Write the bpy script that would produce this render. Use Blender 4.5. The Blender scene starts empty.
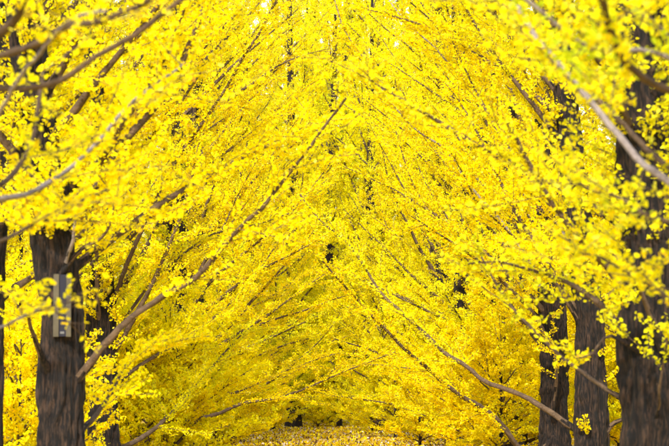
import bpy, math
import numpy as np
from mathutils import Matrix, Vector

# ------------------------------------------------------------------ camera, sky, sun, exposure
SC = bpy.context.scene
COL = SC.collection
W0, H0 = 669.0, 446.0            # picture size the pixel notes below refer to
LENS = 135.0
FPX = W0 * LENS / 36.0
HORIZON = 388.0
EYE = 1.6
PITCH = math.atan((HORIZON - H0 / 2) / FPX)

cam_data = bpy.data.cameras.new("camera")
cam_data.lens = LENS
cam_data.sensor_width = 36.0
cam_data.clip_start = 0.1
cam_data.clip_end = 2000
cam_data.dof.use_dof = True
cam_data.dof.focus_distance = 56.0
cam_data.dof.aperture_fstop = 4.8
cam_data.dof.aperture_blades = 0
cam = bpy.data.objects.new("camera", cam_data)
COL.objects.link(cam)
cam.location = (0, 0, EYE)
cam.rotation_euler = (math.pi / 2 + PITCH, 0, 0)
SC.camera = cam

SUN_EL, SUN_AZ = math.radians(40), math.radians(192)   # azimuth clockwise from +Y: behind the camera, to its left
world = bpy.data.worlds.new("World")
SC.world = world
world.use_nodes = True
wn = world.node_tree
wn.nodes.clear()
sky = wn.nodes.new("ShaderNodeTexSky")
sky.sky_type = 'NISHITA'
sky.sun_disc = False
sky.sun_elevation = SUN_EL
sky.sun_rotation = SUN_AZ
sky.dust_density = 2.5
bg = wn.nodes.new("ShaderNodeBackground")
bg.inputs[1].default_value = 0.15
wo = wn.nodes.new("ShaderNodeOutputWorld")
wn.links.new(sky.outputs[0], bg.inputs[0])
wn.links.new(bg.outputs[0], wo.inputs[0])

sun_d = bpy.data.lights.new("sun", 'SUN')
sun_d.energy = 2.3
sun_d.angle = math.radians(3.0)   # thin high haze
sun_d.color = (1.0, 0.95, 0.86)
sun = bpy.data.objects.new("sun", sun_d)
COL.objects.link(sun)
to_sun = Vector((math.sin(SUN_AZ) * math.cos(SUN_EL), math.cos(SUN_AZ) * math.cos(SUN_EL), math.sin(SUN_EL)))
sun.rotation_euler = to_sun.to_track_quat('Z', 'Y').to_euler()

SC.view_settings.view_transform = 'Standard'
SC.view_settings.look = 'None'
SC.view_settings.exposure = 1.82
SC.view_settings.gamma = 1.0
SC.view_settings.use_curve_mapping = False
SC.cycles.max_bounces = 10
SC.cycles.diffuse_bounces = 6
SC.cycles.glossy_bounces = 2
SC.cycles.transmission_bounces = 6
SC.cycles.use_denoising = True

# ------------------------------------------------------------------ helpers
def at(px, py, d):
    """world point at depth Y = d that the picture shows at (px, py)"""
    u, v = (px - W0 / 2) / FPX, (H0 / 2 - py) / FPX
    c, s = math.cos(PITCH), math.sin(PITCH)
    y, z = c - v * s, s + v * c
    k = d / y
    return np.array([u * k, d, EYE + z * k])

def unit(v):
    v = np.asarray(v, float)
    return v / (np.linalg.norm(v, axis=-1, keepdims=True) + 1e-12)

def mesh_from(name, verts, faces_flat, counts, mat, smooth=False, tint=None):
    """verts (n,3); faces_flat list of vertex indices; counts loop totals"""
    me = bpy.data.meshes.new(name)
    nv, nl, nf = len(verts), len(faces_flat), len(counts)
    me.vertices.add(nv)
    me.vertices.foreach_set("co", np.asarray(verts, np.float32).ravel())
    me.loops.add(nl)
    me.loops.foreach_set("vertex_index", np.asarray(faces_flat, np.int32))
    me.polygons.add(nf)
    starts = np.concatenate([[0], np.cumsum(counts)[:-1]]).astype(np.int32)
    me.polygons.foreach_set("loop_start", starts)
    me.polygons.foreach_set("loop_total", np.asarray(counts, np.int32))
    me.update(calc_edges=True)
    me.polygons.foreach_set("use_smooth", np.full(nf, smooth, dtype=bool))
    if tint is not None:
        a = me.attributes.new("tint", 'FLOAT_COLOR', 'POINT')
        a.data.foreach_set("color", np.asarray(tint, np.float32).ravel())
    me.materials.append(mat)
    return me

def obj(name, me, parent=None, **props):
    o = bpy.data.objects.new(name, me)
    COL.objects.link(o)
    o.parent = parent
    for k, v in props.items():
        o[k] = v
    return o

class Tubes:
    """collects tapered tubes"""
    def __init__(self):
        self.v, self.f, self.n = [], [], 0
    def add(self, pts, rad, k=6, bump=0.0, rng=None):
        pts = np.asarray(pts, float)
        rad = np.asarray(rad, float)
        t = np.gradient(pts, axis=0)
        t = unit(t)
        ref = np.array([0.31, 0.87, 0.38])
        a = unit(np.cross(t, ref))
        b = np.cross(t, a)
        th = np.arange(k) / k * 2 * math.pi
        r = rad[:, None] * np.ones(k)
        if bump and rng is not None:
            r = r * (1 + bump * rng.standard_normal(r.shape))
        ring = pts[:, None, :] + r[..., None] * (np.cos(th)[None, :, None] * a[:, None, :] + np.sin(th)[None, :, None] * b[:, None, :])
        n = len(pts)
        i = np.arange(n - 1)[:, None] * k
        j = np.arange(k)[None, :]
        j2 = (j + 1) % k
        q = np.stack([i + j, i + j2, i + k + j2, i + k + j], -1).reshape(-1, 4) + self.n
        self.v.append(ring.reshape(-1, 3))
        self.f.append(q)
        self.n += n * k
    def mesh(self, name, mat, smooth=True):
        v = np.concatenate(self.v)
        f = np.concatenate(self.f)
        return mesh_from(name, v, f.ravel(), np.full(len(f), 4), mat, smooth)

def resample(p, step):
    p = np.asarray(p, float)
    # Catmull-Rom through the points, then even steps
    q = np.vstack([2 * p[0] - p[1], p, 2 * p[-1] - p[-2]])
    out = []
    for i in range(1, len(q) - 2):
        for t in np.linspace(0, 1, 8, endpoint=False):
            a, b, c, d = q[i - 1], q[i], q[i + 1], q[i + 2]
            out.append(0.5 * (2 * b + (c - a) * t + (2 * a - 5 * b + 4 * c - d) * t * t + (3 * b - a - 3 * c + d) * t ** 3))
    out.append(p[-1])
    out = np.array(out)
    s = np.concatenate([[0], np.cumsum(np.linalg.norm(np.diff(out, axis=0), axis=1))])
    n = max(3, int(s[-1] / step) + 1)
    u = np.linspace(0, s[-1], n)
    return np.stack([np.interp(u, s, out[:, k]) for k in range(3)], 1), s[-1]

# ------------------------------------------------------------------ materials
def node_mat(name):
    m = bpy.data.materials.new(name)
    m.use_nodes = True
    m.node_tree.nodes.clear()
    out = m.node_tree.nodes.new("ShaderNodeOutputMaterial")
    return m, m.node_tree, out

def leaf_material(name, transl=0.54):
    m, nt, out = node_mat(name)
    N, L = nt.nodes.new, nt.links.new
    at_ = N("ShaderNodeAttribute"); at_.attribute_name = "tint"
    oi = N("ShaderNodeObjectInfo")
    geo = N("ShaderNodeNewGeometry")
    no = N("ShaderNodeTexNoise"); no.inputs["Scale"].default_value = 90.0; no.inputs["Detail"].default_value = 2
    L(geo.outputs["Position"], no.inputs["Vector"])
    hsv = N("ShaderNodeHueSaturation")
    mr = N("ShaderNodeMapRange"); mr.inputs[3].default_value = 0.492; mr.inputs[4].default_value = 0.508
    L(oi.outputs["Random"], mr.inputs[0])
    mv = N("ShaderNodeMapRange"); mv.inputs[1].default_value = 0.3; mv.inputs[2].default_value = 0.7
    mv.inputs[3].default_value = 0.9; mv.inputs[4].default_value = 1.06
    L(no.outputs[0], mv.inputs[0])
    L(mr.outputs[0], hsv.inputs["Hue"]); L(mv.outputs[0], hsv.inputs["Value"])
    L(at_.outputs["Color"], hsv.inputs["Color"])
    p = N("ShaderNodeBsdfPrincipled")
    p.inputs["Roughness"].default_value = 0.42
    p.inputs["Specular IOR Level"].default_value = 0.07
    L(hsv.outputs[0], p.inputs["Base Color"])
    tr = N("ShaderNodeBsdfTranslucent")
    L(hsv.outputs[0], tr.inputs["Color"])
    mx = N("ShaderNodeMixShader"); mx.inputs[0].default_value = transl
    L(p.outputs[0], mx.inputs[1]); L(tr.outputs[0], mx.inputs[2])
    L(mx.outputs[0], out.inputs[0])
    return m

def bark_material(name, c1, c2, scale, bump, stretch=5.0, lo=0.34, hi=0.64, broad=0.45):
    m, nt, out = node_mat(name)
    N, L = nt.nodes.new, nt.links.new
    tc = N("ShaderNodeTexCoord")
    mp = N("ShaderNodeMapping"); mp.inputs["Scale"].default_value = (1, 1, 1 / stretch)
    L(tc.outputs["Object"], mp.inputs[0])
    n1 = N("ShaderNodeTexNoise"); n1.inputs["Scale"].default_value = scale; n1.inputs["Detail"].default_value = 6; n1.inputs["Roughness"].default_value = 0.65; n1.inputs["Distortion"].default_value = 0.5
    n2 = N("ShaderNodeTexNoise"); n2.inputs["Scale"].default_value = scale * 0.22; n2.inputs["Detail"].default_value = 3
    L(mp.outputs[0], n1.inputs["Vector"]); L(tc.outputs["Object"], n2.inputs["Vector"])
    ad = N("ShaderNodeMath"); ad.operation = 'MULTIPLY_ADD'; ad.inputs[1].default_value = 1 - broad
    L(n1.outputs[0], ad.inputs[0])
    m2 = N("ShaderNodeMath"); m2.operation = 'MULTIPLY'; m2.inputs[1].default_value = broad
    L(n2.outputs[0], m2.inputs[0]); L(m2.outputs[0], ad.inputs[2])
    cr = N("ShaderNodeValToRGB")
    cr.color_ramp.elements[0].position = lo; cr.color_ramp.elements[0].color = (*c1, 1)
    cr.color_ramp.elements[1].position = hi; cr.color_ramp.elements[1].color = (*c2, 1)
    L(ad.outputs[0], cr.inputs[0])
    bp = N("ShaderNodeBump"); bp.inputs["Strength"].default_value = bump; bp.inputs["Distance"].default_value = 0.04
    L(n1.outputs[0], bp.inputs["Height"])
    p = N("ShaderNodeBsdfPrincipled"); p.inputs["Roughness"].default_value = 0.85
    p.inputs["Specular IOR Level"].default_value = 0.25
    L(cr.outputs[0], p.inputs["Base Color"]); L(bp.outputs[0], p.inputs["Normal"])
    L(p.outputs[0], out.inputs[0])
    return m

def plain_material(name, c, rough=0.5, metal=0.0):
    m, nt, out = node_mat(name)
    N, L = nt.nodes.new, nt.links.new
    no = N("ShaderNodeTexNoise"); no.inputs["Scale"].default_value = 14; no.inputs["Detail"].default_value = 5
    tc = N("ShaderNodeTexCoord"); L(tc.outputs["Object"], no.inputs["Vector"])
    cr = N("ShaderNodeValToRGB")
    cr.color_ramp.elements[0].position = 0.3; cr.color_ramp.elements[0].color = (*[x * 0.7 for x in c], 1)
    cr.color_ramp.elements[1].position = 0.7; cr.color_ramp.elements[1].color = (*c, 1)
    L(no.outputs[0], cr.inputs[0])
    p = N("ShaderNodeBsdfPrincipled"); p.inputs["Roughness"].default_value = rough; p.inputs["Metallic"].default_value = metal; p.inputs["Specular IOR Level"].default_value = 0.2
    L(cr.outputs[0], p.inputs["Base Color"]); L(p.outputs[0], out.inputs[0])
    return m

M_LEAF = leaf_material("ginkgo_leaf")
M_TRUNK = bark_material("furrowed_trunk_bark", (0.002, 0.0015, 0.0015), (0.055, 0.031, 0.018), 44.0, 1.0, 8.0, 0.47, 0.68, 0.22)  # brown bark; ridge highlights and dark furrows are also put into its colour
M_LIMB = bark_material("limb_bark", (0.035, 0.022, 0.012), (0.125, 0.080, 0.045), 38.0, 0.9, 1.0)
M_PALE = bark_material("pale_limb_bark", (0.10, 0.08, 0.07), (0.27, 0.23, 0.215), 38.0, 0.8, 1.0)
M_TWIG = bark_material("twig_bark", (0.03, 0.018, 0.011), (0.10, 0.066, 0.04), 40.0, 0.2, 1.0)

def ground_material():
    m, nt, out = node_mat("leaf_strewn_soil")
    N, L = nt.nodes.new, nt.links.new
    tc = N("ShaderNodeTexCoord")
    vo = N("ShaderNodeTexVoronoi"); vo.inputs["Scale"].default_value = 13.0
    L(tc.outputs["Object"], vo.inputs["Vector"])
    n2 = N("ShaderNodeTexNoise"); n2.inputs["Scale"].default_value = 0.35; n2.inputs["Detail"].default_value = 5
    L(tc.outputs["Object"], n2.inputs["Vector"])
    cr = N("ShaderNodeValToRGB")
    e = cr.color_ramp.elements
    e[0].position = 0.0; e[0].color = (0.10, 0.07, 0.05, 1)
    e[1].position = 1.0; e[1].color = (0.66, 0.46, 0.03, 1)
    for pos, c in ((0.22, (0.22, 0.13, 0.04, 1)), (0.4, (0.52, 0.31, 0.02, 1)), (0.7, (0.68, 0.47, 0.02, 1))):
        x = e.new(pos); x.color = c
    sep = N("ShaderNodeSeparateColor"); L(vo.outputs["Color"], sep.inputs[0])
    ad = N("ShaderNodeMath"); ad.operation = 'MULTIPLY_ADD'; ad.inputs[1].default_value = 0.6
    L(sep.outputs[0], ad.inputs[0])
    mm = N("ShaderNodeMath"); mm.operation = 'MULTIPLY'; mm.inputs[1].default_value = 0.45
    L(n2.outputs[0], mm.inputs[0]); L(mm.outputs[0], ad.inputs[2])
    L(ad.outputs[0], cr.inputs[0])
    p = N("ShaderNodeBsdfPrincipled"); p.inputs["Roughness"].default_value = 0.9
    bp = N("ShaderNodeBump"); bp.inputs["Strength"].default_value = 0.6; bp.inputs["Distance"].default_value = 0.03
    L(vo.outputs["Distance"], bp.inputs["Height"]); L(bp.outputs[0], p.inputs["Normal"])
    L(cr.outputs[0], p.inputs["Base Color"]); L(p.outputs[0], out.inputs[0])
    return m
M_GROUND = ground_material()

# ------------------------------------------------------------------ ground
def build_ground():
    xs = np.concatenate([np.linspace(-600, -30, 8), np.linspace(-26, 26, 53), np.linspace(30, 600, 8)])
    ys = np.concatenate([np.linspace(-200, -4, 6), np.linspace(0, 170, 86), np.linspace(180, 900, 8)])
    X, Y = np.meshgrid(xs, ys)
    Z = 0.05 * np.sin(X * 0.9 + 0.3 * Y) * np.sin(Y * 0.37) + 0.04 * np.sin(X * 0.31 - Y * 0.7)
    Z = np.where((np.abs(X) < 28) & (Y > -1) & (Y < 172), Z, 0)
    v = np.stack([X, Y, Z - 0.05], -1).reshape(-1, 3)
    ny, nx = X.shape
    i = (np.arange(ny - 1)[:, None] * nx + np.arange(nx - 1)[None, :])
    f = np.stack([i, i + 1, i + nx + 1, i + nx], -1).reshape(-1, 4)
    obj("ground", mesh_from("ground", v, f.ravel(), np.full(len(f), 4), M_GROUND, True), kind="structure")
build_ground()

# ------------------------------------------------------------------ leaves
_ang = np.radians([-62, -34, 0, 34, 62])
_rad = np.array([0.86, 1.0, 0.84, 1.0, 0.86])
LEAF_FAN = np.vstack([[0, 0, 0], np.stack([np.sin(_ang) * _rad, np.cos(_ang) * _rad, np.array([0.16, -0.03, 0.10, -0.03, 0.16])], 1),
                      [0.035, 0.02, 0], [0, -0.75, 0.0]])
FAN_F = np.array([[0, 2, 1], [0, 3, 2], [0, 4, 3], [0, 5, 4], [0, 6, 7]])
LEAF_LOW = np.array([[0, 0, 0], [-0.82, 0.5, 0.12], [-0.1, 0.95, 0], [0.82, 0.5, 0.12]])
LOW_F = np.array([[0, 2, 1], [0, 3, 2]])

LEAF_MID = np.array([[0, 0, 0], [-0.84, 0.46, 0.14], [-0.42, 0.94, -0.02], [0.40, 0.95, 0.04], [0.84, 0.46, 0.14]])
MID_F = np.array([[0, 2, 1], [0, 3, 2], [0, 4, 3]])
SHAPES = {0: (LEAF_FAN, FAN_F), 1: (LEAF_MID, MID_F), 2: (LEAF_LOW, LOW_F)}

YEL = np.array([0.88, 0.715, 0.001])
LEM = np.array([0.85, 0.765, 0.001])
AMB = np.array([0.86, 0.59, 0.001])
GRN = np.array([0.46, 0.56, 0.01])
PAL = np.array([0.86, 0.78, 0.08])

def leaf_frames(pos, out, rng, size, up_bias=0.55):
    """blade frames: pos = petiole tip, out = preferred outward direction"""
    n = len(pos)
    d = unit(out * 0.6 + rng.standard_normal((n, 3)) * 0.75 + np.array([0, 0, -0.12]))
    nr = unit(rng.standard_normal((n, 3)) * 0.8 + np.array([-0.1, -0.25, up_bias]))
    x = unit(np.cross(d, nr))
    z = np.cross(x, d)
    s = size * rng.uniform(0.62, 1.2, n)
    return x, d, z, s

def leaf_tint(n, rng, green, cluster_green):
    r = rng.random(n)[:, None]
    k = rng.random(n)[:, None]
    c = YEL * (1 - 0.45 * k) + LEM * 0.45 * k
    c = np.where(r < 0.08, AMB, c)
    c = np.where(r > 0.975, PAL, c)
    c = np.where((r > 0.955) & (r < 0.967), np.array([0.42, 0.24, 0.03]), c)
    g = np.clip(green + cluster_green + rng.normal(0, 0.14, n), 0, 1)[:, None]
    c = c * (1 - g) + GRN * g
    c = c * rng.uniform(0.82, 1.06, n)[:, None]
    return np.clip(np.hstack([c, np.ones((n, 1))]), 0, 1)

def leaf_mesh(name, pos, frames, tint, low):
    T, F = SHAPES[int(low)]
    x, d, z, s = frames
    v = pos[:, None, :] + s[:, None, None] * (T[None, :, 0:1] * x[:, None, :] + T[None, :, 1:2] * d[:, None, :] + T[None, :, 2:3] * z[:, None, :])
    n, k = len(pos), len(T)
    f = (F[None] + (np.arange(n) * k)[:, None, None]).reshape(-1)
    return mesh_from(name, v.reshape(-1, 3), f, np.full(n * len(F), 3), M_LEAF, False, np.repeat(tint, k, axis=0))

# ------------------------------------------------------------------ trunks
def vnoise(u, v, nu, rng, nv):
    """periodic in u value noise; u in [0,1), v in [0, nv-1]"""
    g = rng.random((nv + 2, nu))
    uu = u * nu
    i0 = np.floor(uu).astype(int) % nu
    i1 = (i0 + 1) % nu
    fu = uu - np.floor(uu); fu = fu * fu * (3 - 2 * fu)
    j0 = np.clip(np.floor(v).astype(int), 0, nv)
    fv = np.clip(v - j0, 0, 1); fv = fv * fv * (3 - 2 * fv)
    a = g[j0, i0] * (1 - fu) + g[j0, i1] * fu
    b = g[j0 + 1, i0] * (1 - fu) + g[j0 + 1, i1] * fu
    return a * (1 - fv) + b * fv

def trunk_radius(z, r, H):
    return r * (1 + 0.35 * np.exp(-z / 0.35)) * np.clip(1 - 0.62 * (z / H) - 0.3 * (z / H) ** 3, 0.06, 1)

def trunk_mesh(name, spine, r, H, rng, fine, base):
    """spine(z) -> (x, y) offsets"""
    if fine:
        zs = np.concatenate([np.arange(-0.15, 6.0, 0.04), np.linspace(6.0, H, 40)[1:]])
        k = 104
    elif H < 7:
        zs = np.linspace(-0.1, H, 20)
        k = 10
    else:
        zs = np.concatenate([np.arange(-0.15, 5.0, 0.22), np.linspace(5.0, H, 14)[1:]])
        k = 18
    th = np.arange(k) / k
    Z, T = np.meshgrid(zs, th, indexing='ij')
    R = trunk_radius(np.maximum(Z, 0), r, H)
    warp = 0.045 * (vnoise(T, (Z + 0.2) / 0.35, 7, rng, int(H / 0.35) + 3) - 0.5) * 2
    U = (T + warp) % 1.0
    a = vnoise(U, (Z + 0.2) / 0.6, 24, rng, int(H / 0.6) + 3)
    b = vnoise(U, (Z + 0.2) / 0.17, 40, rng, int(H / 0.17) + 3)
    ridge = np.abs(2 * a - 1) * 0.75 + np.abs(2 * b - 1) * 0.35
    lump = vnoise(T, (Z + 0.2) / 0.7, 5, rng, int(H / 0.7) + 3) - 0.5
    amp = (0.19 if fine else 0.06) * r
    R = R + amp * (ridge * 1.9 - 0.9) * np.clip(1.3 - Z / 9, 0.3, 1) + lump * 0.10 * r
    S = np.array([spine(z) for z in zs])
    v = np.stack([S[:, 0:1] + R * np.cos(2 * math.pi * T) , S[:, 1:2] + R * np.sin(2 * math.pi * T), Z], -1).reshape(-1, 3)
    n = len(zs)
    i = np.arange(n - 1)[:, None] * k
    j = np.arange(k)[None, :]
    j2 = (j + 1) % k
    f = np.stack([i + j, i + j2, i + k + j2, i + k + j], -1).reshape(-1, 4)
    return mesh_from(name, v, f.ravel(), np.full(len(f), 4), M_TRUNK, True)

# ------------------------------------------------------------------ tree generator
def make_tree(seed, px, d, r, H, label, group=None, lean=None, traced=(), n_limbs=26, h0=2.2, reach=4.2, elev=(32, 56),
              leaf=0.0295, green=0.0, density=1.0, fine=True, low=False, single_leaves=0, pale=False, xyz=None, az_bias=None,
              top_thin=0.3, name="ginkgo_tree", shoots=0, leaf_cut=None, low_pack=1.25, droop=0, shape=None, cloak=None):
    shape = 2 if shape is None else shape
    rng = np.random.default_rng(seed)
    bx = (px - W0 / 2) / FPX * d if xyz is None else xyz[0]
    base = np.array([bx, d if xyz is None else xyz[1], 0.0])
    root = obj(name, None, None, label=label, category="tree")
    root.empty_display_size = 0.3
    root.location = base
    if group:
        root["group"] = group
    if lean is None:
        a, b = rng.normal(0, 0.02, 2)
        lean = [(0, 0, 0), (a * H * 0.5, b * H * 0.5, H * 0.5), (a * H, b * H, H)]
    lz = [p[2] for p in lean]
    def spine(z):
        return (np.interp(z, lz, [p[0] for p in lean]), np.interp(z, lz, [p[1] for p in lean]))
    trunk = obj("trunk", trunk_mesh("trunk", spine, r, H, rng, fine and -20 < px < W0 + 20, base), root)
    limbs = []                                   # (points local, radii, k, material, leafiness from t)
    for tr in traced:
        pts, r0, r1 = tr["p"], tr["r"], tr.get("r1", 0.008)
        p = np.array(pts) - base
        q, L = resample(p, 0.09)
        n = len(q)
        wob = np.cumsum(rng.standard_normal((n, 3)) * 0.0035, axis=0)
        q = q + wob - wob * 0
        t = np.linspace(0, 1, n)
        rad = r0 * (1 - t) ** 1.15 + r1 * (1 - (1 - t) ** 1.15) + 0.8 * r0 * np.exp(-t * L / 0.22)*tr.get("flare", 1)
        limbs.append((q, rad, 8, M_PALE if tr.get("pale") else M_LIMB, tr.get("bare", 0.15), L, tr.get("dens", 1.0)))
    g = rng.random() * 6.28
    hs = h0 + (H * 0.95 - h0) * ((np.arange(n_limbs) + rng.uniform(0, 0.8, n_limbs)) / n_limbs) ** low_pack
    hs = np.sort(hs)
    for i, h in enumerate(hs):
        g += 2.39996 + rng.normal(0, 0.25)
        az = g
        if az_bias is not None and rng.random() < az_bias[1]:
            az = az_bias[0] + rng.normal(0, 0.6)
        th = (h - h0) / (H - h0)
        L = reach * (1 - th ** (2.4 if low else 1.8)) * rng.uniform(0.75, 1.12) + 0.7
        el = math.radians(rng.uniform(*elev) + 14 * th - droop * max(0.0, 1 - (h - h0) / 2.5))
        step = 0.16
        n = max(4, int(L / step))
        dirv = np.array([math.cos(az) * math.cos(el), math.sin(az) * math.cos(el), math.sin(el)])
        sx, sy = spine(h)
        pos = np.array([sx, sy, h])
        P = [pos]
        bend = rng.normal(0, 0.01, 3)
        for _ in range(n):
            dirv = unit(dirv + rng.standard_normal(3) * 0.035 + bend + np.array([0, 0, 0.004]))
            P.append(P[-1] + dirv * step)
        P = np.array(P)
        t = np.linspace(0, 1, len(P))
        r0 = min(0.010 + 0.0086 * L, 0.5 * trunk_radius(h, r, H))
        rad = r0 * (1 - t) ** 0.85 + 0.005 + 0.9 * r0 * np.exp(-t * L / 0.14)
        limbs.append((P, rad, 6 if fine else 4, M_PALE if (pale and rng.random() < 0.5) else M_LIMB, 0.12, L, 1.0))
    tw = Tubes()
    SP, SD, SG = [], [], []                      # spur positions, directions, greenness
    def leafy(p, dens, gcl):
        seg = np.linalg.norm(np.diff(p, axis=0), axis=1)
        Lp = seg.sum()
        m = rng.poisson(max(Lp, 0.06) * 154 * density * dens)
        if m == 0:
            return
        s = np.concatenate([[0], np.cumsum(seg)])
        u = np.sort(rng.uniform(0.05, 1.0, m)) * Lp
        u = np.round(u / 0.035) * 0.035 + rng.normal(0, 0.004, m)   # spur shoots: leaves sit in tufts
        q = np.stack([np.interp(u, s, p[:, k]) for k in range(3)], 1)
        dd = unit(p[-1] - p[0])
        SP.append(q); SD.append(np.repeat(dd[None], m, 0)); SG.append(np.full(m, gcl))
    def shoot(p0, dirv, L, r0, gcl, dens, lvl):
        n = max(2, int(L / 0.2)) if lvl == 0 else 1
        P = [p0]
        for _ in range(n):
            dirv = unit(dirv + rng.standard_normal(3) * 0.07 + np.array([0, 0, 0.012]))
            P.append(P[-1] + dirv * (L / n))
        P = np.array(P)
        if lvl == 0 or not low:
            tw.add(P, np.linspace(r0, 0.0022, len(P)), 3)
        leafy(P, dens, gcl)
        if lvl < 1:
            s = 0.12
            side = 1
            while s < L * 0.92:
                i = min(int(s / L * n), n - 1)
                pd = unit(P[i + 1] - P[i])
                perp = unit(np.cross(pd, unit(rng.standard_normal(3) * 0.5 + np.array([0, 0, 1]))))
                nd = unit(pd * rng.uniform(0.5, 1.0) + perp * side * rng.uniform(0.6, 1.0) + np.array([0, 0, 0.12]))
                shoot(P[i] + (P[i + 1] - P[i]) * rng.random(), nd, rng.uniform(0.12, 0.42), 0.0036, gcl, dens * 1.15, lvl + 1)
                side = -side
                s += rng.uniform(0.14, 0.30) * (1.7 if low else 1.0)
    for (P, rad, k, mat, bare, L, dens) in limbs:
        tb = Tubes()
        tb.add(P, rad, k, 0.10 if fine else 0, rng)
        bme = tb.mesh("branch", mat)
        if fine:                                  # old furrowed bark runs out onto the limb's foot
            bme.materials.append(M_TRUNK)
            nf = len(bme.polygons)
            along = np.repeat(np.arange(nf // k), k) * (L / max(len(P) - 1, 1))
            bme.polygons.foreach_set("material_index", (along < rng.uniform(0.10, 0.55, nf)).astype(np.int32))
        obj("branch", bme, root)
        n = len(P)
        hmid = P[n // 2][2]
        thin = 1.0 if hmid < 7.5 or low else top_thin
        gl = np.clip(rng.normal(0.02, 0.19), -0.06, 0.6)
        s = max(bare * L, 0.25)
        side = 1
        while s < L:
            i = min(int(s / L * (n - 1)), n - 2)
            pd = unit(P[i + 1] - P[i])
            horiz = unit(np.cross(pd, np.array([0, 0, 1.0])) + rng.standard_normal(3) * 0.35)
            tt = s / L
            nd = unit(pd * rng.uniform(0.55, 1.15) + horiz * side * rng.uniform(0.5, 1.0) + np.array([0, 0, rng.uniform(-0.25, 0.4)]))
            LL = rng.uniform(0.45, 1.25) * (1.05 - 0.55 * tt) * min(1.0, 0.45 + L / 5)
            shoot(P[i] + (P[i + 1] - P[i]) * rng.random(), nd, LL, 0.0055, gl + rng.normal(0, 0.05), thin * dens, 0)
            side = -side
            s += rng.uniform(0.13, 0.30)
        leafy(P[int(n * max(bare, 0.35)):], 0.9 * thin * dens, gl)
    for _ in range(shoots):
        h = rng.uniform(0.5, 4.5); az = rng.uniform(0, 6.28)
        sx, sy = spine(h); rr = trunk_radius(h, r, H) * 0.95
        p0 = np.array([sx + rr * math.cos(az), sy + rr * math.sin(az), h])
        shoot(p0, unit([math.cos(az), math.sin(az), 0.6]), rng.uniform(0.15, 0.45), 0.005, 0.0, 1.2, 1)
    if cloak:                                     # short leafy shoots that clothe the upper trunk
        for _ in range(cloak[1]):
            h = cloak[0] + (H * 0.92 - cloak[0] if low else 6.0) * rng.random() ** 1.3; az = rng.uniform(0, 6.28)
            sx, sy = spine(h); rr = trunk_radius(h, r, H) * 0.95
            p0 = np.array([sx + rr * math.cos(az), sy + rr * math.sin(az), h])
            shoot(p0, unit([math.cos(az), math.sin(az), 0.5]), rng.uniform(0.25, 0.85), 0.006, 0.05, 0.8, 1)
    obj("twig_growth", tw.mesh("twig_growth", M_TWIG, True), root, kind="stuff")
    sp, sd, sg = np.concatenate(SP), np.concatenate(SD), np.concatenate(SG)
    n = len(sp)
    off = unit(sd * 0.3 + rng.standard_normal((n, 3)) + np.array([0, 0, 0.1]))
    fr = leaf_frames(sp, off, rng, leaf)
    pos = sp + off * leaf * 0.2 + fr[1] * (fr[3] * 0.75)[:, None]
    if leaf_cut is not None:
        keep = leaf_cut(pos + base)
        pos, sg, n = pos[keep], sg[keep], int(keep.sum())
        fr = tuple(a[keep] for a in fr)
    tint = leaf_tint(n, rng, green, sg)
    if single_leaves:
        wv = pos + base
        dd = wv[:, 1]
        uu = wv[:, 0] / dd * FPX + W0 / 2
        vv = HORIZON - (wv[:, 2] - EYE) / dd * FPX
        vis = (uu > 6) & (uu < W0 - 6) & (vv > 6) & (vv < H0 - 6) & (dd > 3)
        idx = np.nonzero(vis)[0]
        idx = idx[np.argsort(dd[idx])][:single_leaves * 3:3]
    else:
        idx = np.array([], int)
    rest = np.ones(n, bool); rest[idx] = False
    obj("crown", leaf_mesh("crown", pos[rest], tuple(a[rest] for a in fr), tint[rest], shape), root, kind="stuff")
    if len(idx):
        protos = []
        for q in range(10):
            c = tint[idx[q * len(idx) // 10]]
            protos.append(leaf_mesh("leaf", np.zeros((1, 3)), (np.array([[1., 0, 0]]), np.array([[0, 1., 0]]), np.array([[0, 0, 1.]]), np.array([1.0])), c[None], 0))
        for m, i in enumerate(idx):
            o = obj("leaf", protos[m % 10], root)
            x, y, z, s = fr[0][i], fr[1][i], fr[2][i], fr[3][i]
            M = Matrix(((x[0] * s, y[0] * s, z[0] * s, pos[i][0]), (x[1] * s, y[1] * s, z[1] * s, pos[i][1]), (x[2] * s, y[2] * s, z[2] * s, pos[i][2]), (0, 0, 0, 1)))
            o.matrix_local = M
    print(name, seed, "leaves", n, "limbs", len(limbs))
    return root

def trace(pix, d0, d1, w0, w1, **kw):
    """a limb noted as picture points; d0..d1 its depth along the avenue, w0/w1 its width in picture pixels"""
    n = len(pix)
    ds = np.linspace(d0, d1, n)
    return dict(p=[at(x, y, dd) for (x, y), dd in zip(pix, ds)], r=w0 / 2 / FPX * d0, r1=w1 / 2 / FPX * d1, **kw)

def copy_tree(root, loc, rz, sc, label, group):
    c = root.copy(); COL.objects.link(c)
    c.location = loc; c.rotation_euler = (0, 0, rz); c.scale = (sc, sc, sc)
    if "far end" not in label:
        label, group = sided(label, group, loc[0])
    c["label"] = label; c["group"] = group
    for ch in root.children:
        k = ch.copy(); COL.objects.link(k); k.parent = c
    return c

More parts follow.
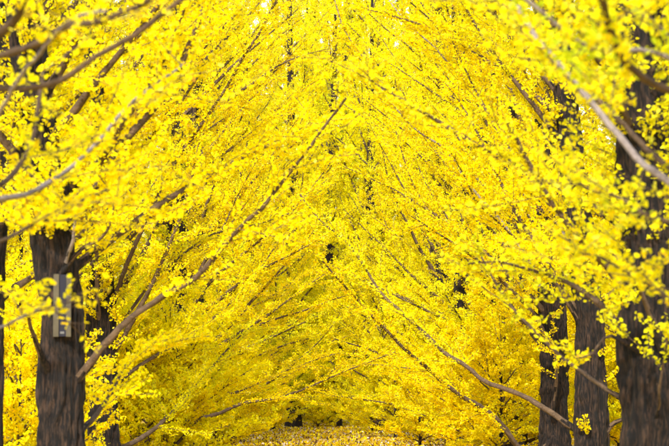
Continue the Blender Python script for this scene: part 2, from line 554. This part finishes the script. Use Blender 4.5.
# ------------------------------------------------------------------ the trees one can tell apart
PI = math.pi
make_tree(11, 62, 25, 0.235, 13, "ginkgo with thick furrowed dark trunk that carries the narrow metal plate", lean=[(0, 0, 0), (0, 0, 2.4), (-0.20, 0.05, 3.6), (-0.5, 0.1, 6), (-0.9, 0.2, 13)],
    traced=[
        trace([(66, 398), (80, 376), (98, 352), (130, 318), (165, 293), (190, 280), (222, 244), (245, 219), (262, 204), (281, 180), (303, 153), (325, 122), (345, 95)], 25.0, 23.8, 8, 2.4, bare=0.38, dens=0.65),
        trace([(74, 436), (90, 424), (104, 408), (118, 385), (132, 362), (165, 345), (200, 335)], 24.9, 28, 6.5, 1.5, bare=0.3),
        trace([(52, 376), (40, 350), (33, 330), (29, 312), (14, 285)], 24.9, 24, 6, 2, bare=0.6),
        trace([(60, 282), (68, 258), (73, 240), (78, 205), (86, 178)], 24.9, 24.0, 4.5, 2, bare=0.5, pale=True),
        trace([(62, 275), (80, 250), (100, 238), (110, 220), (114, 186), (118, 165)], 24.8, 24, 4, 1.5, bare=0.5),
    ], n_limbs=28, h0=2.6, reach=3.4, density=0.8, leaf=0.029, shape=1, single_leaves=120, shoots=3, az_bias=(0.3, 0.35), cloak=(3.1, 230))

make_tree(12, 652, 22, 0.29, 13, "broad dark ginkgo trunk forking into thick limbs near its low hooked shoot", lean=[(0, 0, 0), (0.0, 0, 2.4), (-0.06, 0.05, 4), (-0.1, 0.1, 13)],
    traced=[
        trace([(640, 330), (622, 290), (604, 262), (590, 250), (565, 218), (545, 190), (523, 150), (508, 122)], 22, 21, 8, 4, bare=0.35),
        trace([(640, 360), (622, 332), (612, 315), (600, 303), (572, 285), (540, 272), (505, 262), (470, 262)], 22, 22.5, 9, 1.5, bare=0.3),
        trace([(664, 350), (652, 318), (641, 292), (630, 275), (612, 255)], 21.7, 21, 7, 3, bare=0.5),
        trace([(640, 405), (618, 396), (590, 378), (560, 355), (540, 337), (528, 325), (505, 300), (490, 275), (478, 250)], 21.9, 24, 4.5, 2, bare=0.6, dens=0.5),
        trace([(648, 432), (657, 410), (658, 390), (664, 350), (669, 325)], 21.85, 21, 3, 1.5, bare=0.6),
        trace([(640, 352), (612, 336), (603, 342), (592, 356), (575, 360)], 21.8, 21.5, 3.5, 1.5, bare=0.7),
    ], n_limbs=26, h0=2.5, reach=2.7, green=0.42, density=0.66, leaf=0.029, shape=1, single_leaves=160, shoots=2, az_bias=(PI, 0.3), cloak=(2.75, 260))

make_tree(13, 590, 36, 0.235, 13.5, "slim straight dark ginkgo trunk between two others, small leaf tufts on its bark", lean=[(0, 0, 0), (0.0, 0, 2.4), (-0.16, 0.05, 4), (-0.3, 0.1, 5.5), (-0.5, 0.1, 13.5)],
    traced=[
        trace([(584, 436), (575, 430), (555, 417), (531, 402), (511, 393), (484, 382), (464, 365), (444, 353), (425, 335), (395, 307), (383, 296), (370, 276), (350, 246), (320, 220), (302, 196)], 36, 38, 6, 1.8, bare=0.35, dens=0.8),
        trace([(594, 446), (603, 438), (612, 425), (630, 416), (650, 395)], 36, 36, 6, 2, bare=0.6, dens=0.25),
        trace([(584, 300), (560, 225), (530, 170), (500, 128), (475, 95), (447, 64), (424, 40), (404, 22), (387, 0), (370, -25)], 36, 38, 3, 1.1, bare=0.2, pale=True),
        trace([(584, 330), (560, 290), (540, 262), (505, 228), (480, 205), (462, 170), (450, 150)], 36, 34, 4, 1.2, bare=0.3),
    ], n_limbs=26, h0=2.4, reach=3.8, shoots=14, az_bias=(PI, 0.35), cloak=(3.0, 80))

make_tree(14, 554, 48, 0.29, 14, "shaded ginkgo trunk with a low limb sweeping out across the avenue", lean=[(0, 0, 0), (0.0, 0, 2.4), (-0.12, 0, 5), (-0.3, 0, 14)],
    traced=[
        trace([(546, 466), (530, 456), (516, 444), (501, 425), (481, 409), (464, 400), (444, 385), (424, 368), (407, 355), (383, 331), (367, 314), (351, 296), (338, 282), (320, 262)], 48, 44, 6.5, 1.8, bare=0.35, dens=0.8),
        trace([(552, 440), (535, 452), (518, 447), (505, 432), (485, 415), (476, 412)], 47.8, 46.5, 4, 2, bare=0.6),
        trace([(552, 410), (556, 385), (556, 370), (553, 346), (540, 330)], 47.5, 47, 3.5, 2, bare=0.4),
        trace([(550, 310), (530, 262), (500, 218), (475, 190), (447, 151), (424, 135), (404, 118), (385, 94), (365, 60), (345, 30), (335, 0)], 48, 46, 3.6, 1.2, bare=0.25, pale=True),
        trace([(550, 330), (520, 300), (480, 270), (450, 240), (420, 200), (405, 165), (395, 130)], 48, 50, 4, 1.3, bare=0.3),
    ], n_limbs=28, h0=2.0, reach=4.2, shoots=8, az_bias=(PI, 0.35), cloak=(3.1, 90))

make_tree(15, 106, 42, 0.26, 14, "ginkgo just behind the plate-bearing trunk, half hidden by its leaves", 
    traced=[
        trace([(108, 320), (125, 268), (145, 225), (170, 170), (200, 125), (225, 89), (242, 59), (259, 32), (275, 0), (290, -30)], 42, 40, 5, 2.4, bare=0.3),
        trace([(106, 395), (130, 372), (165, 350), (200, 330), (235, 300), (262, 268), (285, 235)], 42, 44, 4.5, 1.2, bare=0.25),
        trace([(106, 458), (124, 447), (142, 436), (159, 423), (173, 409), (186, 395), (205, 372), (225, 350), (250, 325)], 42, 46, 6, 1.3, bare=0.3),
        trace([(108, 350), (138, 300), (175, 262), (215, 235), (260, 225), (290, 215)], 42, 45, 4, 1.2, bare=0.25),
    ], n_limbs=28, h0=1.9, reach=4.0, shoots=10, az_bias=(0, 0.35), cloak=(2.2, 110))

make_tree(16, 176, 54, 0.33, 14.5, "stout ginkgo with two low limbs reaching over the littered ground",
    traced=[
        trace([(178, 425), (190, 421), (200, 418), (214, 414), (227, 409), (245, 402), (262, 400), (285, 395), (310, 385), (335, 374), (362, 364), (395, 352)], 53.7, 56, 4.5, 1.0, bare=0.3, dens=0.7),
        trace([(180, 400), (200, 398), (225, 396), (250, 388), (280, 374), (310, 362), (340, 352)], 54, 58, 3, 1.0, bare=0.3, dens=0.8),
        trace([(178, 330), (205, 290), (235, 262), (275, 230), (300, 205), (330, 165)], 54, 52, 4, 1.2, bare=0.25),
    ], n_limbs=28, h0=1.5, reach=4.4, shoots=10, az_bias=(0, 0.35), cloak=(1.9, 130))

make_tree(17, -9, 28, 0.12, 10, "slender young ginkgo stem just outside the plate-bearing tree", n_limbs=20, h0=2.3, reach=2.4, density=0.45)

# trees close by whose trunks stand beside the view and whose limbs reach into it
make_tree(21, -165, 14, 0.26, 12, "nearby ginkgo with curved bare brown limbs arching above the plate-bearing trunk",
    traced=[
        trace([(-165, 150), (-110, 112), (-50, 92), (0, 88), (40, 85), (70, 75), (100, 55), (130, 38), (160, 18), (190, -5), (225, -40)], 14, 13, 9, 5, bare=0.8, dens=0.3),
        trace([(-165, 120), (-90, 80), (-30, 62), (15, 50), (45, 38), (65, 23), (95, 22), (130, 8), (160, -10)], 14, 12, 11, 5, bare=0.8, dens=0.3),
        trace([(-165, 280), (-80, 215), (-30, 160), (0, 115), (20, 80), (45, 50), (72, 28), (110, 20)], 14, 11.5, 7, 3, bare=0.8, dens=0.4, pale=True),
        trace([(-165, 290), (-70, 225), (0, 190), (20, 166), (33, 140), (41, 100), (44, 70)], 14, 15.5, 9, 3.5, bare=0.6),
        trace([(-165, 235), (-70, 205), (0, 196), (30, 192), (52, 180), (90, 150), (130, 105), (155, 85), (190, 60)], 14, 18, 8, 2.5, bare=0.5, pale=True),
        trace([(-165, 320), (-60, 265), (0, 240), (40, 222), (80, 203), (110, 190)], 14, 17, 6, 2, bare=0.55),
        trace([(-165, 375), (-60, 350), (0, 332), (28, 318), (46, 308)], 14, 16, 5, 1.6, bare=0.6, pale=True, dens=0.5),
        trace([(-165, 70), (-60, 55), (-20, 45), (0, 32), (18, 15), (30, -10)], 14, 13, 16, 9, bare=0.7),
    ], n_limbs=9, h0=3.4, reach=2.4, single_leaves=220, density=0.32, leaf=0.033, shape=0)

make_tree(22, 850, 13.5, 0.27, 12, "nearby ginkgo with a long pale bare limb slanting up over the forked trunk",
    traced=[
        trace([(850, 345), (780, 280), (720, 225), (669, 182), (640, 160), (615, 130), (590, 100), (565, 70), (540, 42), (520, 12), (500, -20)], 13.5, 15, 10, 5, bare=0.6, pale=True),
        trace([(850, 300), (770, 240), (700, 188), (655, 150), (620, 115), (590, 88), (560, 60), (535, 35), (510, 8), (480, -20)], 13.8, 16.5, 8, 3.5, bare=0.5),
        trace([(850, 160), (760, 110), (700, 72), (650, 52), (610, 50), (585, 44), (562, 28), (540, 12), (515, -8)], 13.5, 13, 8, 4, bare=0.5, pale=True),
        trace([(850, 140), (740, 110), (660, 85), (625, 50), (610, 18), (600, -15)], 13.5, 11.5, 10, 7, bare=0.6),
        trace([(850, 330), (760, 255), (700, 228), (650, 215), (620, 196), (595, 190), (575, 180)], 13.5, 15, 7, 2.5, bare=0.5),
        trace([(850, 420), (740, 350), (690, 320), (650, 290), (600, 262), (560, 240)], 13.5, 16, 6, 2.5, bare=0.5),
    ], n_limbs=14, h0=2.3, reach=2.8, green=0.3, single_leaves=240, density=0.42, leaf=0.033, shape=0)

make_tree(23, 1020, 9.8, 0.24, 11, "leafy ginkgo close by whose foliage hangs in front of the long pale limb", n_limbs=24, h0=2.2, reach=2.3, green=0.15, single_leaves=200, density=0.36, leaf=0.035, shape=0, az_bias=(PI, 0.4))
make_tree(24, -330, 10.5, 0.24, 11, "leafy ginkgo close by whose sprays hang beside the curved brown limbs", n_limbs=16, h0=2.6, reach=1.9, single_leaves=160, density=0.07, leaf=0.035, shape=0, az_bias=(0, 0.3))

# ------------------------------------------------------------------ further trees: four grown kinds, then copies
G_IN = "ginkgos lining the far avenue"
G_OUT = "ginkgos of the outer rows behind the avenue"
G_FAR = "tall ginkgos closing the far end of the avenue"
G_LOW = "young bushy ginkgos under the far end of the avenue"
L_IN = "fully yellow ginkgo lining the far avenue"
L_OUT = "yellow outer-row ginkgo behind the avenue"
L_FAR = "tall slightly green ginkgo closing the far end of the avenue"
L_LOW = "young bushy ginkgo with leaves down to the ground, under the far end of the avenue"
v1 = make_tree(31, 0, 0, 0.28, 17, L_IN, G_IN, xyz=(-3.7, 67), n_limbs=46, h0=0.9, reach=4.6, leaf=0.036, fine=False, low=True, density=0.62, droop=30, cloak=(0.5, 170))
v2 = make_tree(32, 0, 0, 0.26, 18, L_IN, G_IN, xyz=(4.3, 61), n_limbs=48, h0=0.9, reach=4.6, leaf=0.036, fine=False, low=True, density=0.62, droop=30, cloak=(0.5, 170))
v3 = make_tree(33, 0, 0, 0.30, 21, L_FAR, G_FAR, xyz=(-1.5, 122), n_limbs=52, h0=0.9, reach=5.4, leaf=0.047, green=0.3, fine=False, low=True, density=0.47, droop=30, cloak=(0.5, 190))
v4 = make_tree(34, 0, 0, 0.09, 5.5, L_LOW, G_LOW, xyz=(6.2, 99), n_limbs=34, h0=0.25, reach=2.2, leaf=0.036, green=0.28, fine=False, low=True, density=0.8, droop=20)
SIDE = ("on the side of the plate-bearing trunk", "on the side of the forked trunk")
def sided(label, group, x):
    w = SIDE[0] if x < 0 else SIDE[1]
    return label + " " + w, group + " " + w
L_CLUMP = "low leafy ginkgo regrowth hiding the ground"
G_CLUMP = "low ginkgo regrowth"
v5 = make_tree(35, 0, 0, 0.045, 2.9, L_CLUMP, G_CLUMP, xyz=(-3.0, 47), n_limbs=30, h0=0.15, reach=1.5, leaf=0.042, fine=False, low=True, density=0.8, droop=20)
rng = np.random.default_rng(5)
for (px, d_, sc) in [(130, 47, .9), (20, 36, .85), (30, 48, 1.0), (215, 62, .95), (235, 74, .8), (150, 60, 1.1), (500, 54, 1.0), (470, 60, .9), (525, 62, 1.2), (420, 70, .75), (450, 76, 1.1),
                     (618, 56, 0.9), (590, 60, 1.0), (655, 56, 1.0), (395, 84, .9), (195, 82, 1.2), (372, 94, .7), (318, 104, .7), (265, 92, .7), (655, 60, 1.3), (5, 60, 1.3), (80, 62, 1.3), (600, 66, 1.4)]:
    copy_tree(v5, ((px - W0 / 2) / FPX * d_, d_, -0.05), rng.uniform(0, 6.28), sc, L_CLUMP, G_CLUMP)
for i, y in enumerate((73, 80, 87, 94, 101, 108)):
    copy_tree((v2, v1)[i % 2], (-3.9 + rng.normal(0, .3), y, 0), rng.uniform(0, 6.28), rng.uniform(0.95, 1.1), L_IN, G_IN)
for i, (x, y) in enumerate([(-1.7, 104), (1.5, 110), (-0.4, 115)]):
    copy_tree((v2, v1)[i % 2], (x, y, 0), 1.3 + 2.1 * i, 1.15, L_FAR, G_FAR)
for i, y in enumerate((68, 75, 82, 89, 96, 103, 110)):
    copy_tree((v1, v2)[i % 2], (4.2 + rng.normal(0, .3), y, 0), rng.uniform(0, 6.28), rng.uniform(0.95, 1.1), L_IN, G_IN)
for i, (x, y) in enumerate([(-6.6, 38), (-6.9, 46), (-7.4, 54), (-8.0, 62), (-8.5, 72), (-9.5, 84), (-11, 95), (-13, 104),
                            (6.8, 36), (7.2, 44), (7.9, 52), (8.3, 61), (9.0, 71), (10.0, 83), (11.5, 94), (13.5, 104)]):
    copy_tree((v1, v2)[i % 2], (x, y, 0), rng.uniform(0, 6.28), rng.uniform(0.92, 1.08), L_OUT, G_OUT)
for i, (x, y) in enumerate([(2.0, 117), (-5.5, 119), (6.5, 121), (-10.0, 124), (11.0, 125), (0.4, 128), (-4.5, 131), (4.5, 131), (-15.0, 131), (16.0, 132), (8.5, 136),
                            (-8.5, 137), (-1.0, 139), (-13, 143), (13, 144), (3, 146), (-20, 140), (20.5, 141), (-5, 150), (7, 151), (1, 160), (-3.5, 166), (5, 168), (-9, 164), (11, 165), (-0.6, 157)]):
    copy_tree(v3, (x, y, 0), rng.uniform(0, 6.28), rng.uniform(0.95, 1.12) * (1.35 if y > 155 or abs(x) < 3 else 1.1), L_FAR, G_FAR)
for i, (x, y) in enumerate([(1.6, 90), (-2.4, 97), (0.2, 104), (2.7, 108), (-3.6, 112), (5.2, 116), (-7, 110), (7.6, 113), (-0.8, 113)]):
    copy_tree(v4, (x, y, 0), rng.uniform(0, 6.28), rng.uniform(0.8, 1.25), L_LOW, G_LOW)

for o in (v1, v2, v5):
    o["label"], o["group"] = sided(o["label"], o["group"], o.location.x)

# ------------------------------------------------------------------ the plate on the trunk
def box(bm_list, lo, hi):
    bm_list.append((lo, hi))
def boxes_mesh(name, bl, mat, bev=0.002):
    import bmesh
    bm = bmesh.new()
    for lo, hi in bl:
        c = [(a + b) / 2 for a, b in zip(lo, hi)]
        s = [b - a for a, b in zip(lo, hi)]
        bmesh.ops.create_cube(bm, size=1, matrix=Matrix.Translation(c) @ Matrix.Diagonal((*s, 1)))
    bmesh.ops.bevel(bm, geom=bm.edges[:], offset=bev, segments=2, affect='EDGES')
    me = bpy.data.meshes.new(name)
    bm.to_mesh(me); bm.free()
    me.materials.append(mat)
    return me
M_STRIP = plain_material("weathered_tan_metal", (0.055, 0.046, 0.026), 0.6, 0.0)
M_SLOT = plain_material("dark_navy_panel", (0.005, 0.005, 0.013), 0.6)
M_TAG = plain_material("pale_tag", (0.1, 0.1, 0.1), 0.5)
c0 = at(62, 337, 24.74)
plate = obj("sign_plate", None, None, label="narrow upright tan metal plate with dark navy centre strip on the trunk", category="plate")
plate.location = c0
plate.rotation_euler = (math.radians(-2), 0, math.radians(4))
plate.empty_display_size = 0.1
hgt, wd = 0.62, 0.175
obj("side_strip", boxes_mesh("side_strip", [((-wd / 2, -0.03, 0), (-wd / 2 + 0.055, 0.03, hgt))], M_STRIP), plate)
obj("side_strip", boxes_mesh("side_strip", [((wd / 2 - 0.048, -0.03, 0), (wd / 2, 0.03, hgt))], M_STRIP), plate)
obj("centre_panel", boxes_mesh("centre_panel", [((-wd / 2 + 0.054, -0.012, 0.004), (wd / 2 - 0.047, 0.029, hgt - 0.004))], M_SLOT), plate)
obj("pale_tag", boxes_mesh("pale_tag", [((-0.018, -0.0175, 0.03), (0.022, -0.0118, 0.052))], M_TAG, 0.001), plate)

# ------------------------------------------------------------------ fallen leaves
def fallen():
    r = np.random.default_rng(77)
    n = 110000
    y = 30 + (130 - 30) * r.random(n)
    x = r.uniform(-1, 1, n) * (3 + 0.05 * y)
    X, Y = x, y
    z = 0.05 * np.sin(X * 0.9 + 0.3 * Y) * np.sin(Y * 0.37) + 0.04 * np.sin(X * 0.31 - Y * 0.7) - 0.05 + r.uniform(0.012, 0.06, n)
    pos = np.stack([x, y, z], 1)
    d = unit(r.standard_normal((n, 3)) * np.array([1, 1, 0.15]))
    nr = unit(r.standard_normal((n, 3)) * 0.6 + np.array([0, 0, 1]))
    xx = unit(np.cross(d, nr)); zz = np.cross(xx, d)
    c = leaf_tint(n, r, 0.0, np.zeros(n))
    k = (r.random(n) < 0.5)[:, None]
    c[:, :3] = np.where(k, c[:, :3] * np.array([0.66, 0.50, 0.8]), c[:, :3])
    br = (r.random(n) < 0.3)[:, None]
    c[:, :3] = np.where(br, np.array([0.12, 0.065, 0.03]), c[:, :3])
    pb = (r.random(n) < 0.10)[:, None]
    c[:, :3] = np.where(pb, np.array([0.72, 0.66, 0.66]), c[:, :3])
    obj("fallen_leaves", leaf_mesh("fallen_leaves", pos, (xx, d, zz, 0.066 * r.uniform(0.6, 1.4, n)), c, 2), None, kind="stuff",
        label="yellow and amber ginkgo leaves lying on the avenue ground", category="leaves")
fallen()
